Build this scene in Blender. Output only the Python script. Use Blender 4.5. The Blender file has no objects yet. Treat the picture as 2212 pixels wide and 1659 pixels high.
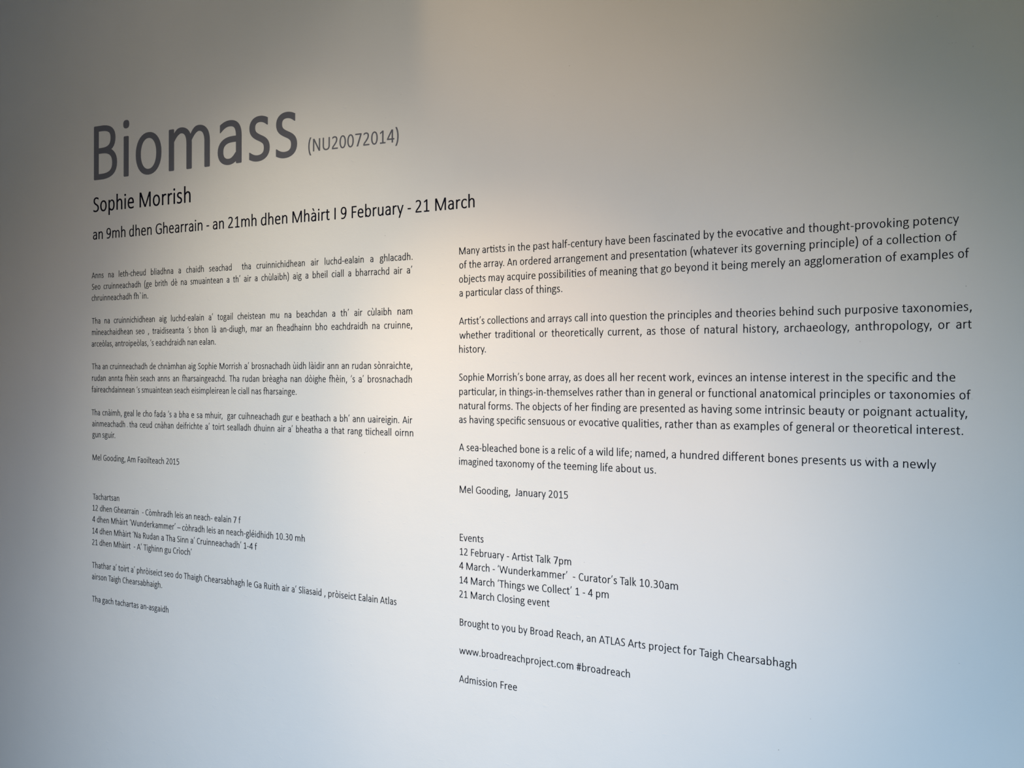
import bpy, math
from mathutils import Vector
from mathutils.geometry import delaunay_2d_cdt

# ------------------------------------------------------------------ camera
# The lettered wall is the plane y = 0; x runs along it, z is up, metres.
scene = bpy.context.scene
cam_data = bpy.data.cameras.new('camera')
cam = bpy.data.objects.new('camera', cam_data)
scene.collection.objects.link(cam)
cam.location = (1.36622, -2.04574, 1.50)
cam.rotation_euler = (math.radians(90), 0, math.radians(33.7366))
cam_data.sensor_fit = 'HORIZONTAL'
cam_data.sensor_width = 36.0
cam_data.lens = 36.0 * 2885.065 / 2212
cam_data.shift_y = -(829.5 - 811.9) / 2212
cam_data.clip_start = 0.05
scene.camera = cam

# ------------------------------------------------------------------ light
world = bpy.data.worlds.new('gallery_air')
scene.world = world
world.use_nodes = True
bgn = world.node_tree.nodes['Background']
bgn.inputs[0].default_value = (0.02, 0.02, 0.022, 1)
bgn.inputs[1].default_value = 1.0

def spot(name, loc, target, half, blend, col, power, size=0.04):
    d = bpy.data.lights.new(name, 'SPOT')
    d.energy = power
    d.color = col
    d.spot_size = 2 * half
    d.spot_blend = blend
    d.shadow_soft_size = size
    o = bpy.data.objects.new(name, d)
    scene.collection.objects.link(o)
    o.location = loc
    o.rotation_euler = (Vector(target) - Vector(loc)).to_track_quat('-Z', 'Y').to_euler()
    return o

spot('ceiling_spot', (-0.586, -1.3, 3.05), (-0.535, 0, 0.997), 0.406, 1.0, (1.0, 0.8635, 0.5804), 63.217, 0.04)
spot('ceiling_spot', (-0.37, -1.216, 2.502), (0.059, 0, 1.194), 0.352, 0.789, (1.0, 0.6468, 0.2899), 43.099, 0.04)
spot('added_edge_spot', (0.2, -0.9, 2.501), (0.215, 0, 2.408), 0.633, 0.7, (1.0, 0.6523, 0.3205), 6.769, 0.0014)  # spot added for the vertical light edge high on the wall
spot('rear_spot', (3.036, -2.4, 2.2), (-0.23, 0, 1.317), 0.239, 0.99, (1.0, 0.6434, 0.3364), 245.301, 0.04)
spot('doorway_daylight', (0.335, -2.58, 0.489), (0.058, 0, 0.3), 0.716, 0.839, (0.4165, 0.6837, 1.0), 185.515, 0.04)
spot('ceiling_spot', (1.075, -1.926, 2.742), (-0.6, 0, 2.082), 0.3, 1.0, (1.0, 0.8297, 0.6212), 56.298, 0.22)
_d = bpy.data.lights.new('window_daylight', 'AREA')
_d.shape = 'RECTANGLE'; _d.size = 1.002; _d.size_y = 1.201
_d.energy = 25.271; _d.color = (1.0, 0.9809, 0.5712)
_o = bpy.data.objects.new('window_daylight', _d)
scene.collection.objects.link(_o)
_o.location = (2.6, -4.7, 1.6)
_o.rotation_euler = (math.radians(90), 0, 0.0)
_d = bpy.data.lights.new('ambient_fill', 'AREA')  # broad blue fill added for the even ambient part of the light
_d.shape = 'RECTANGLE'; _d.size = 3.2; _d.size_y = 2.2
_d.energy = 6.009; _d.color = (0.0, 0.1347, 1.0)
_o = bpy.data.objects.new('ambient_fill', _d)
scene.collection.objects.link(_o)
_o.location = (-0.8, -4.8, 1.7)
_o.rotation_euler = (math.radians(90), 0, 0.0)

scene.cycles.max_bounces = 4
scene.cycles.diffuse_bounces = 3

vs = scene.view_settings
scene.display_settings.display_device = 'sRGB'
vs.view_transform = 'Standard'
vs.look = 'None'
vs.exposure = 0.0
vs.gamma = 1.0
vs.use_curve_mapping = False

# ------------------------------------------------------------------ materials
def nodes_of(name):
    m = bpy.data.materials.new(name)
    m.use_nodes = True
    nt = m.node_tree
    return m, nt, nt.nodes['Principled BSDF']

def paint(name, col, rough=0.85, bump=0.0, scale=60.0, spec=0.2):
    m, nt, p = nodes_of(name)
    p.inputs['Base Color'].default_value = (*col, 1)
    p.inputs['Roughness'].default_value = rough
    p.inputs['Specular IOR Level'].default_value = spec
    if bump:
        co = nt.nodes.new('ShaderNodeNewGeometry')
        n1 = nt.nodes.new('ShaderNodeTexNoise'); n1.inputs['Scale'].default_value = scale
        n1.inputs['Detail'].default_value = 4
        b = nt.nodes.new('ShaderNodeBump'); b.inputs['Distance'].default_value = bump
        nt.links.new(co.outputs['Position'], n1.inputs['Vector'])
        nt.links.new(n1.outputs['Fac'], b.inputs['Height'])
        nt.links.new(b.outputs['Normal'], p.inputs['Normal'])
    return m

def wall_paint():
    """White emulsion on skimmed plaster: roller stipple, faint trowel waves, a few knocks and specks."""
    m, nt, p = nodes_of('white_emulsion_on_plaster')
    L = nt.links.new
    p.inputs['Roughness'].default_value = 0.9
    p.inputs['Specular IOR Level'].default_value = 0.15
    g = nt.nodes.new('ShaderNodeNewGeometry')
    def noise(scale, detail, stretch=(1, 1, 1)):
        mp = nt.nodes.new('ShaderNodeMapping'); mp.inputs['Scale'].default_value = stretch
        n = nt.nodes.new('ShaderNodeTexNoise')
        n.inputs['Scale'].default_value = scale; n.inputs['Detail'].default_value = detail
        L(g.outputs['Position'], mp.inputs['Vector']); L(mp.outputs['Vector'], n.inputs['Vector'])
        return n.outputs['Fac']
    def math_(op, a, b=None, c=None):
        n = nt.nodes.new('ShaderNodeMath'); n.operation = op
        for i, v in enumerate((a, b, c)):
            if v is None: continue
            if isinstance(v, (int, float)): n.inputs[i].default_value = v
            else: L(v, n.inputs[i])
        return n.outputs[0]
    fine = noise(330, 3)
    stipple = noise(120, 2)
    wave = noise(16, 2, (1, 1, 1.8))
    patch = noise(5, 2)
    # raised nibs and trowel marks only here and there
    nib = noise(46, 1, (1, 1, 2.2))
    nib = math_('SUBTRACT', nib, 0.69)
    nib = math_('MAXIMUM', nib, 0.0)
    h = math_('MULTIPLY', fine, 0.00016)
    h = math_('MULTIPLY_ADD', stipple, 0.00018, h)
    h = math_('MULTIPLY_ADD', wave, 0.0007, h)
    h = math_('MULTIPLY_ADD', nib, 0.0022, h)
    b = nt.nodes.new('ShaderNodeBump')
    b.inputs['Strength'].default_value = 1.0; b.inputs['Distance'].default_value = 1.0
    L(h, b.inputs['Height']); L(b.outputs['Normal'], p.inputs['Normal'])
    # paint colour: very slight unevenness of the coat
    mix = nt.nodes.new('ShaderNodeMix'); mix.data_type = 'RGBA'
    mix.inputs[6].default_value = (0.775, 0.78, 0.778, 1)
    mix.inputs[7].default_value = (0.825, 0.82, 0.822, 1)
    L(patch, mix.inputs[0])
    # specks of dirt, and a crease drawn in dark dots, at fixed places: x, z, radius, darkness
    dark = None
    for x, z, r, s in SPECKS:
        d = nt.nodes.new('ShaderNodeVectorMath'); d.operation = 'DISTANCE'
        L(g.outputs['Position'], d.inputs[0]); d.inputs[1].default_value = (x, 0, z)
        q = nt.nodes.new('ShaderNodeMapRange'); q.interpolation_type = 'SMOOTHSTEP'
        q.inputs['From Min'].default_value = r * 0.1; q.inputs['From Max'].default_value = r
        q.inputs['To Min'].default_value = s; q.inputs['To Max'].default_value = 0.0
        L(d.outputs['Value'], q.inputs['Value'])
        dark = q.outputs[0] if dark is None else math_('MAXIMUM', dark, q.outputs[0])
    mx = nt.nodes.new('ShaderNodeMix'); mx.data_type = 'RGBA'
    L(dark, mx.inputs[0]); L(mix.outputs[2], mx.inputs[6]); mx.inputs[7].default_value = (0.12, 0.11, 0.10, 1)
    L(mx.outputs[2], p.inputs['Base Color'])
    return m

SPECKS = [(0.1236, 2.0553, 0.00133, 0.45), (-0.2606, 2.0488, 0.00144, 0.2), (0.0914, 2.0051, 0.00134, 0.2), (-0.2988, 2.0069, 0.00182, 0.12), (0.7770, 2.0462, 0.00127, 0.4), (0.8299, 1.9933, 0.00152, 0.3), (0.7943, 2.0024, 0.00105, 0.2), (0.7992, 2.0024, 0.00126, 0.25), (0.8047, 2.0023, 0.00098, 0.2), (0.4922, 1.7269, 0.00121, 0.45), (0.5171, 1.7183, 0.00136, 0.45), (0.8279, 1.4653, 0.00277, 0.12), (0.1544, 1.1683, 0.00123, 0.4), (0.6671, 1.3717, 0.00116, 0.45), (-0.4657, 1.5536, 0.00188, 0.15), (0.8197, 1.6347, 0.00153, 0.45), (0.5211, 0.8920, 0.00150, 0.6), (0.8095, 1.0672, 0.00111, 0.4), (0.5754, 0.9502, 0.00119, 0.4), (-0.3520, 1.3471, 0.00184, 0.2), (0.6567, 1.5537, 0.00131, 0.35), (-0.3000, 1.7758, 0.00182, 0.3), (-0.0666, 1.5077, 0.00130, 0.2)]

M_WALL = wall_paint()
M_CEIL = paint('white_ceiling_paint', (0.75, 0.75, 0.74), 0.9, 0.0002, 90)
M_FLOOR = paint('grey_floor_paint', (0.22, 0.22, 0.22), 0.6, 0.0002, 40)
M_TRIM = paint('white_gloss_trim', (0.78, 0.78, 0.76), 0.35)
M_BLACK = paint('black_vinyl_film', (0.005, 0.004, 0.011), 0.6, 0.00003, 500, 0.12)
M_GREY = paint('dark_grey_vinyl_film', (0.135, 0.14, 0.17), 0.5, 0.00003, 500, 0.5)

# ------------------------------------------------------------------ setting
def link(o, parent=None):
    scene.collection.objects.link(o)
    if parent is not None:
        o.parent = parent
    return o

def box(name, lo, hi, mat, kind='structure'):
    x0, y0, z0 = lo; x1, y1, z1 = hi
    v = [(x, y, z) for z in (z0, z1) for y in (y0, y1) for x in (x0, x1)]
    f = [(0, 2, 3, 1), (4, 5, 7, 6), (0, 1, 5, 4), (2, 6, 7, 3), (0, 4, 6, 2), (1, 3, 7, 5)]
    me = bpy.data.meshes.new(name); me.from_pydata(v, [], f); me.materials.append(mat); me.update()
    o = link(bpy.data.objects.new(name, me))
    if kind: o['kind'] = kind
    return o

X0, X1, Y0, H = -3.2, 3.4, -5.0, 3.1
box('wall_back', (X0, 0.0, 0.0), (X1, 0.2, H), M_WALL)
box('wall_left', (X0 - 0.2, Y0, 0.0), (X0, 0.2, H), M_CEIL)
box('wall_right', (X1, Y0, 0.0), (X1 + 0.2, 0.2, H), M_CEIL)
box('wall_front', (X0 - 0.2, Y0 - 0.2, 0.0), (X1 + 0.2, Y0, H), M_CEIL)
box('floor', (X0 - 0.2, Y0 - 0.2, -0.1), (X1 + 0.2, 0.2, 0.0), M_FLOOR)
box('ceiling', (X0 - 0.2, Y0 - 0.2, H), (X1 + 0.2, 0.2, H + 0.1), M_CEIL)
box('baseboard_back', (X0, -0.018, 0.0), (X1, 0.0, 0.12), M_TRIM)

# added unseen ceiling spotlight; its barn door shapes a shadow edge on the wall
def solid(name, verts, faces, mat, parent):
    me = bpy.data.meshes.new(name); me.from_pydata(verts, [], faces); me.materials.append(mat); me.update()
    return link(bpy.data.objects.new(name, me), parent)

def turned(name, z0, z1, r0, r1, mat, parent, n=24, closed=True):
    v = [(r * math.cos(2 * math.pi * i / n), r * math.sin(2 * math.pi * i / n), z)
         for z, r in ((z0, r0), (z1, r1)) for i in range(n)]
    f = [(i, (i + 1) % n, n + (i + 1) % n, n + i) for i in range(n)]
    if closed: f += [tuple(range(n))[::-1], tuple(range(n, 2 * n))]
    return solid(name, v, f, mat, parent)

LX, LY, LZ = (0.2, -0.9, 2.501)
M_LAMP = paint('black_lamp_enamel', (0.02, 0.02, 0.02), 0.5)
lamp = bpy.data.objects.new('added_spotlight', None); link(lamp); lamp.location = (LX, LY, H)
lamp['label'] = 'added black ceiling spotlight, unseen above the view, with a flap that shapes its beam'; lamp['category'] = 'spotlight'
turned('ceiling_plate', -0.02, 0.0, 0.05, 0.05, M_LAMP, lamp)
turned('stem', -(H - LZ) + 0.10, -0.02, 0.006, 0.006, M_LAMP, lamp)
turned('lamp_can', -(H - LZ) + 0.045, -(H - LZ) + 0.10, 0.026, 0.020, M_LAMP, lamp)
ex, ey = -0.216 - LX, -LY
dl = math.hypot(ex, ey); ux, uy = ex / dl, ey / dl      # lamp towards the edge line on the wall
ax, ay = ux * 0.045, uy * 0.045
px, py = -uy, ux                                        # leftwards
zt, zb = -(H - LZ) + 0.045, -(H - LZ) - 0.045
fv = [(ax + px * s + ux * t, ay + py * s + uy * t, z) for z in (zb, zt) for t in (0, 0.002) for s in (0, 0.055)]
solid('added_barn_door', fv, [(0, 2, 3, 1), (4, 5, 7, 6), (0, 1, 5, 4), (2, 6, 7, 3), (0, 4, 6, 2), (1, 3, 7, 5)], M_LAMP, lamp)

# ------------------------------------------------------------------ letter shapes
# Humanist sans drawn as pen strokes, 2048 units to the em.
# S straight x0 y0 x1 y1 | B beziers (b starts thin) | E ring cx cy rx ry | D dot | H bar x0 x1 y | P polygon
RX, RY = 88.0, 68.0
ADV = {' ': 463}
STROKES = {}
def glyph(ch, adv, spec):
    ADV[ch] = adv
    STROKES[ch] = [(s.split()[0], [float(t) for t in s.split()[1:]]) for s in spec.split('|')]

BOWL_R = 'b 236 640 C'
glyph('a', 981, 'B 170 792 270 868 365 905 480 905 675 905 757 800 757 610 757 560 757 520 757 480|S 757 0 757 640|B 757 545 700 545 640 547 575 547 340 547 188 462 188 280 188 135 290 50 440 50 560 50 650 110 757 245')
glyph('b', 1076, 'S 236 0 236 1420|b 236 600 335 790 440 903 570 903 790 903 888 735 888 485 888 220 775 50 570 50 450 50 350 115 236 255')
glyph('c', 866, 'B 800 800 715 872 635 903 545 903 320 903 190 740 190 467 190 200 310 50 530 50 630 50 720 85 805 152')
glyph('d', 1076, 'S 840 0 840 1420|b 840 735 740 850 640 903 525 903 300 903 188 725 188 465 188 215 285 50 490 50 620 50 725 120 840 265')
glyph('e', 1019, 'H 150 900 505|B 832 480 832 500 832 520 832 540 825 780 720 905 530 905 320 905 188 735 188 470 188 190 320 50 560 50 690 50 790 75 885 115')
glyph('f', 625, 'B 265 0 265 380 265 760 265 1120 265 1285 335 1358 470 1358 530 1358 570 1350 622 1333|H 45 560 885')
glyph('g', 964, 'E 445 655 262 250|H 540 925 887|b 290 470 200 400 165 340 165 280 165 190 250 160 390 150 460 145 510 145 560 142 760 135 852 60 852 -70 852 -230 720 -325 480 -325 250 -325 130 -250 130 -120 130 -20 190 60 300 140')
glyph('h', 1076, 'S 236 0 236 1420|b 236 590 335 785 445 903 580 903 760 903 845 785 845 580 845 390 845 195 845 0')
glyph('i', 470, 'S 235 0 235 955|D 235 1238 106 100')
glyph('\u0131', 470, 'S 235 0 235 955')
glyph('j', 490, 'B 255 955 255 590 255 230 255 -130 255 -268 190 -325 90 -325 50 -325 20 -320 -12 -308|D 255 1238 106 100')
glyph('k', 931, 'S 236 0 236 1420|P 300 500 640 952 820 952 470 520 300 500|P 300 515 470 525 880 0 690 0')
glyph('l', 470, 'S 235 0 235 1420')
glyph('m', 1636, 'S 236 0 236 955|b 236 590 325 790 430 903 550 903 720 903 818 790 818 590 818 395 818 200 818 0|b 818 590 905 790 1010 903 1130 903 1300 903 1400 790 1400 590 1400 395 1400 200 1400 0')
glyph('n', 1076, 'S 236 0 236 955|b 236 590 335 785 445 903 580 903 760 903 845 785 845 580 845 390 845 195 845 0')
glyph('o', 1080, 'E 540 477 352 428')
glyph('p', 1076, 'S 236 -389 236 955|b 236 600 335 790 440 903 570 903 790 903 888 735 888 485 888 220 775 50 570 50 450 50 350 115 236 255')
glyph('q', 1076, 'S 840 -389 840 955|b 840 735 740 850 640 903 525 903 300 903 188 725 188 465 188 215 285 50 490 50 620 50 725 120 840 265')
glyph('r', 714, 'S 236 0 236 955|b 236 590 315 785 410 898 535 898 590 900 635 893 682 878')
glyph('s', 801, 'B 655 832 580 880 500 905 410 905 265 905 187 825 187 722 187 590 290 545 410 492 540 440 625 390 625 262 625 125 510 50 350 50 255 50 170 78 95 122')
glyph('t', 686, 'B 290 1185 290 885 290 590 290 290 290 120 340 55 460 55 520 55 570 66 618 85|H 42 610 885')
glyph('u', 1076, 'b 840 355 740 160 620 50 495 50 310 50 231 165 231 372 231 565 231 760 231 955|S 840 0 840 955')
glyph('v', 925, 'S 105 952 462 0|S 820 952 462 0')
glyph('w', 1464, 'S 100 952 402 0|S 732 900 402 0|S 732 900 1062 0|S 1365 952 1062 0')
glyph('x', 887, 'S 115 952 780 0|S 772 952 107 0')
glyph('y', 927, 'S 105 952 490 20|S 825 952 320 -385')
glyph('z', 809, 'H 100 715 886|P 520 886 715 886 715 820 290 140 95 68 95 140|H 95 720 68')
glyph('0', 1038, 'E 519 645 340 595')
glyph('1', 1038, 'S 560 60 560 1290|P 500 1290 560 1290 560 1150 215 960 180 1080|H 195 905 67')
glyph('2', 1038, 'B 160 1120 260 1205 365 1240 470 1240 650 1240 755 1135 755 985 755 830 690 700 520 510 400 380 290 270 185 165|H 120 910 68|P 120 68 120 190 240 190 330 68')
glyph('3', 1038, 'B 172 1160 270 1215 370 1240 470 1240 650 1240 760 1150 760 985 760 790 620 688 430 688 380 688 330 688 280 688|B 430 688 680 688 822 560 822 375 822 170 665 52 425 52 315 52 215 75 125 118')
glyph('4', 1038, 'S 728 0 728 1290|P 45 290 45 400 600 1290 760 1290 760 1235 215 385|H 45 980 355')
glyph('5', 1038, 'H 190 860 1228|S 262 730 262 1270|B 225 730 310 758 390 770 470 770 705 770 835 640 835 430 835 190 665 52 405 52 305 52 215 70 138 102')
glyph('7', 1038, 'H 95 925 1228|P 925 1290 925 1160 480 0 275 0 760 1228')
glyph('9', 1038, 'E 500 880 320 360|B 842 860 842 350 690 52 370 52 285 52 225 62 160 85')
glyph('A', 1185, 'S 100 0 592 1294|S 1085 0 592 1294|H 270 915 378')
glyph('B', 1114, 'S 278 0 278 1294|H 190 560 1226|B 470 1226 760 1226 880 1145 880 970 880 790 760 690 480 690|H 190 590 690|B 500 690 805 690 938 570 938 375 938 165 780 68 470 68|H 190 560 68')
glyph('C', 1092, 'B 990 1115 885 1200 790 1238 670 1238 380 1238 198 1010 198 650 198 270 370 55 660 55 790 55 890 95 995 172')
glyph('E', 1000, 'S 278 0 278 1294|H 190 900 1226|H 190 830 680|H 190 905 68')
glyph('F', 941, 'S 278 0 278 1294|H 190 880 1226|H 190 830 640')
glyph('G', 1292, 'B 1128 1105 1015 1195 890 1238 750 1238 410 1238 198 1000 198 640 198 270 390 55 720 55 850 55 985 85 1105 150|S 1110 110 1110 660|H 770 1195 610')
glyph('I', 516, 'S 258 0 258 1294')
glyph('J', 653, 'B 432 1294 432 970 432 650 432 330 432 130 360 57 225 57 160 57 110 68 55 92')
glyph('L', 861, 'S 278 0 278 1294|H 190 815 68')
glyph('M', 1751, 'S 262 0 262 1294|P 180 1294 390 1294 920 110 960 0 800 0|P 1570 1294 1370 1294 860 110 810 0 955 0|S 1490 0 1490 1294')
glyph('N', 1322, 'S 258 0 258 1294|P 175 1294 370 1294 1145 0 960 0|S 1064 0 1064 1294')
glyph('O', 1356, 'E 678 647 480 592')
glyph('R', 1112, 'S 278 0 278 1294|H 190 560 1226|B 460 1226 760 1226 880 1125 880 955 880 760 750 655 480 655|H 190 590 655|P 470 655 560 690 720 640 830 500 1050 0 855 0 690 400 580 590')
glyph('S', 941, 'B 805 1148 715 1210 620 1240 510 1240 325 1240 217 1135 217 980 217 800 340 735 480 662 640 580 768 510 768 340 768 150 620 52 425 52 300 52 200 80 108 132')
glyph('T', 998, 'S 499 0 499 1240|H 20 978 1226')
glyph('U', 1314, 'B 258 1294 258 1020 258 750 258 480 258 200 400 55 660 55 910 55 1056 200 1056 480 1056 750 1056 1020 1056 1294')
glyph('W', 1822, 'S 115 1294 478 0|S 912 1250 478 0|S 912 1250 1345 0|S 1710 1294 1345 0')
glyph('.', 517, 'D 258 95 112 102')
glyph(',', 511, 'P 185 180 400 180 390 60 230 -290 110 -290 175 -60')
glyph(';', 548, 'P 205 180 420 180 410 60 250 -290 130 -290 195 -60|D 310 830 112 102')
glyph('-', 627, 'H 82 545 490')
glyph('\u2013', 1024, 'H 5 1020 490')
glyph('(', 621, 'B 470 1480 300 1210 228 890 228 560 228 220 300 -100 470 -375')
glyph(')', 621, 'B 151 1480 321 1210 393 890 393 560 393 220 321 -100 151 -375')
glyph('\u2019', 452, 'P 195 1420 370 1420 200 1000 110 1000')
glyph('\u2018', 452, 'P 175 1000 355 1000 350 1080 390 1420 300 1420')
STROKES['\u2018'] = [('P', [100, 1000, 275, 1000, 360, 1420, 270, 1420])]
glyph('`', 880, 'P 175 1440 395 1440 520 1120 400 1120')
glyph('\u02cc', 575, 'P 590 30 680 30 690 250 600 250')
glyph('#', 1020, 'S 290 0 420 1294|S 620 0 750 1294|H 70 930 850|H 70 930 430')
for c, b, w in (('\u00e0', 'a', 500), ('\u00e8', 'e', 530), ('\u00ec', '\u0131', 235), ('\u00f2', 'o', 540), ('\u00f9', 'u', 535)):
    ADV[c] = ADV[b]
    STROKES[c] = STROKES[b] + [('P', [w - 255, 1440, w - 55, 1440, w + 90, 1110, w - 30, 1110])]
ADV['\u00e9'] = ADV['e']
STROKES['\u00e9'] = STROKES['e'] + [('P', [530 - 90, 1110, 530 + 30, 1110, 530 + 255, 1440, 530 + 55, 1440])]
# joined pairs: the cross-stroke of t or f runs on into the next stem, f hooks over to h
STROKES['ti'] = STROKES['t'] + [('H', [560, 1009, 885]), ('S', [921, 0, 921, 955]), ('D', [921, 1238, 106, 100])]
STROKES['fi'] = STROKES['f'] + [('H', [500, 948, 885]), ('S', [860, 0, 860, 955]), ('D', [860, 1265, 106, 100])]
STROKES['ff'] = STROKES['f'] + [('H', [500, 740, 885])] + [
    ('B', [890, 0, 890, 380, 890, 760, 890, 1120, 890, 1285, 960, 1358, 1095, 1358, 1155, 1358, 1195, 1350, 1247, 1333]),
    ('H', [670, 1185, 885])]
STROKES['fh'] = [('B', [265, 0, 265, 380, 265, 760, 265, 1120, 265, 1285, 335, 1358, 500, 1358, 620, 1358, 740, 1340, 861, 1300]),
    ('H', [45, 560, 885]), ('S', [861, 0, 861, 1330]),
    ('b', [861, 590, 960, 785, 1070, 903, 1205, 903, 1385, 903, 1470, 785, 1470, 580, 1470, 390, 1470, 195, 1470, 0])]
ADV['ti'] = ADV['t'] + ADV['i']; ADV['fi'] = ADV['f'] + ADV['i']
ADV['ff'] = 2 * ADV['f']; ADV['fh'] = ADV['f'] + ADV['h']
PAIRS = ('ti', 'fi', 'ff', 'fh')
KERN = {'Ta': -150, 'y.': -120, 'y,': -120, 'r.': -130, 'r,': -130, 'Fa': -40}

def pen(nx, ny):
    return math.hypot(RX * nx, RY * ny)

def ribbon(pts, thin):
    n = len(pts); left = []; right = []
    for i, (x, y) in enumerate(pts):
        ax, ay = pts[max(0, i - 1)]; bx, by = pts[min(n - 1, i + 1)]
        dx, dy = bx - ax, by - ay; d = math.hypot(dx, dy) or 1.0
        nx, ny = -dy / d, dx / d
        w = pen(nx, ny)
        if thin:
            t = min(1.0, i / (n * 0.34)); w *= 0.5 + 0.5 * t
        l = [x + nx * w, y + ny * w]; r = [x - nx * w, y - ny * w]
        if i in (0, n - 1):                     # terminals are cut upright (or level on steep strokes)
            tx, ty = dx / d, dy / d
            for q in (l, r):
                if abs(tx) > abs(ty) * 0.9:
                    k = (x - q[0]) / tx; k = max(-60, min(60, k)); q[0] += tx * k; q[1] += ty * k
                elif abs(ty) > 0.5:
                    k = (y - q[1]) / ty; k = max(-60, min(60, k)); q[0] += tx * k; q[1] += ty * k
        left.append(tuple(l)); right.append(tuple(r))
    # long strokes are laid down in two lengths, so that a stroke may close on itself
    m = n // 2 if n > 6 else n - 1
    a = left[:m + 1] + right[:m + 1][::-1]
    if m == n - 1:
        return [soften(a, 26)]
    mid = {left[m], right[m]}
    return [soften(a, 26, mid), soften(left[m:] + right[m:][::-1], 26, mid)]

def soften(poly, r, keep=()):
    """Cut the sharp corners of a polygon back by r (the cutter's slightly rounded corners)."""
    out = []; n = len(poly)
    for i in range(n):
        p = Vector(poly[i]); a = Vector(poly[i - 1]) - p; b = Vector(poly[(i + 1) % n]) - p
        if a.length < 1 or b.length < 1 or poly[i] in keep: out.append(tuple(p)); continue
        if a.normalized().dot(b.normalized()) > -0.75:
            ra = min(r, a.length * 0.45); rb = min(r, b.length * 0.45)
            p1 = p + a.normalized() * ra; p2 = p + b.normalized() * rb
            out += [tuple(p1), tuple(p * 0.5 + (p1 + p2) * 0.25), tuple(p2)]
        else:
            out.append(tuple(p))
    return out

def outlines(key, seg):
    global RX, RY
    # small lettering is cut from a slightly lighter outline
    RX, RY = (88.0, 68.0) if seg > 5 else (82.0, 64.0)
    polys = []
    for op, v in STROKES[key]:
        if op == 'S':
            x0, y0, x1, y1 = v
            d = math.hypot(x1 - x0, y1 - y0)
            w = pen((y1 - y0) / d, (x1 - x0) / d) * d / abs(y1 - y0)
            if abs(x1 - x0) > 1: w *= 0.93
            polys.append(soften([(x0 - w, y0), (x0 + w, y0), (x1 + w, y1), (x1 - w, y1)], 26))
        elif op == 'H':
            x0, x1, y = v
            polys.append(soften([(x0, y - RY), (x1, y - RY), (x1, y + RY), (x0, y + RY)], 26))
        elif op == 'P':
            polys.append(soften([(v[i], v[i + 1]) for i in range(0, len(v), 2)], 22))
        elif op == 'D':
            cx, cy, rx, ry = v; n = max(8, seg * 2)
            polys.append([(cx + rx * math.copysign(abs(math.cos(t)) ** 0.8, math.cos(t)),
                           cy + ry * math.copysign(abs(math.sin(t)) ** 0.8, math.sin(t)))
                          for t in (2 * math.pi * i / n for i in range(n))])
        elif op == 'E':
            cx, cy, rx, ry = v; n = seg * 2
            def ring(t, k):
                c, s = math.cos(t), math.sin(t)
                return (cx + (rx + k * RX) * math.copysign(abs(c) ** 0.93, c),
                        cy + (ry + k * RY) * math.copysign(abs(s) ** 0.93, s))
            for h in (0, 1):
                a = [h * math.pi + math.pi * i / n for i in range(n + 1)]
                polys.append([ring(t, 1) for t in a] + [ring(t, -1) for t in reversed(a)])
        else:
            pts = [(v[0], v[1])]
            for i in range(2, len(v) - 1, 6):
                if i + 5 >= len(v): break
                p0 = pts[-1]; p1, p2, p3 = (v[i], v[i + 1]), (v[i + 2], v[i + 3]), (v[i + 4], v[i + 5])
                flat = abs((p1[0] - p0[0]) * (p3[1] - p0[1]) - (p1[1] - p0[1]) * (p3[0] - p0[0])) < 1 and \
                       abs((p2[0] - p0[0]) * (p3[1] - p0[1]) - (p2[1] - p0[1]) * (p3[0] - p0[0])) < 1
                k = 1 if flat else seg
                for j in range(1, k + 1):
                    t = j / k; u = 1 - t
                    pts.append(tuple(u**3 * p0[q] + 3*u*u*t * p1[q] + 3*u*t*t * p2[q] + t**3 * p3[q] for q in (0, 1)))
            polys += ribbon(pts, op == 'b')
    return polys

_cache = {}
def glyph_mesh(key, fine):
    """Front triangles and outline edges of a letter in font units: the union of its strokes."""
    k = (key, fine)
    if k not in _cache:
        polys = outlines(key, 9 if fine else 4)
        vs_, fs = [], []
        for p in polys:
            area = sum(p[i - 1][0] * p[i][1] - p[i][0] * p[i - 1][1] for i in range(len(p)))
            if area < 0: p = p[::-1]
            fs.append(list(range(len(vs_), len(vs_) + len(p))))
            vs_ += [Vector(q) for q in p]
        V, E, Fc, _, _, src = delaunay_2d_cdt(vs_, [], fs, 1, 0.01)
        Fc = [f for f, o in zip(Fc, src) if len(o)]     # drop the counters
        V = [(v.x, v.y) for v in V]
        cnt = {}
        tris = []
        for f in Fc:
            f = list(f)
            a = sum(V[f[i - 1]][0] * V[f[i]][1] - V[f[i]][0] * V[f[i - 1]][1] for i in range(len(f)))
            if a < 0: f = f[::-1]
            tris.append(f)
            for i in range(len(f)):
                e = (f[i - 1], f[i]); cnt[e] = cnt.get(e, 0) + 1
        rim = [e for e in cnt if (e[1], e[0]) not in cnt]
        _cache[k] = (V, tris, rim)
    return _cache[k]

FILM = 0.00035          # thickness of the film, metres
def add_glyph(verts, faces, key, fine, ox, s):
    """Append one letter, ox units along the line, scaled s, standing FILM proud of the wall plane y = 0."""
    V, tris, rim = glyph_mesh(key, fine)
    n = len(verts); m = len(V)
    verts += [((ox + x) * s, -FILM, y * s) for x, y in V]
    verts += [((ox + x) * s, 0.0, y * s) for x, y in V]
    faces += [tuple(n + i for i in f) for f in tris]
    faces += [(n + b, n + a, n + m + a, n + m + b) for a, b in rim]

def split_word(w):
    """[(glyph key, x offset in units)] with joined pairs and kerning."""
    out = []; x = 0; i = 0
    while i < len(w):
        key = w[i:i + 2] if w[i:i + 2] in PAIRS else w[i]
        out.append((key, x))
        x += ADV[key]; i += len(key)
        if i < len(w): x += KERN.get(w[i - 1] + w[i], 0)
    return out

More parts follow.
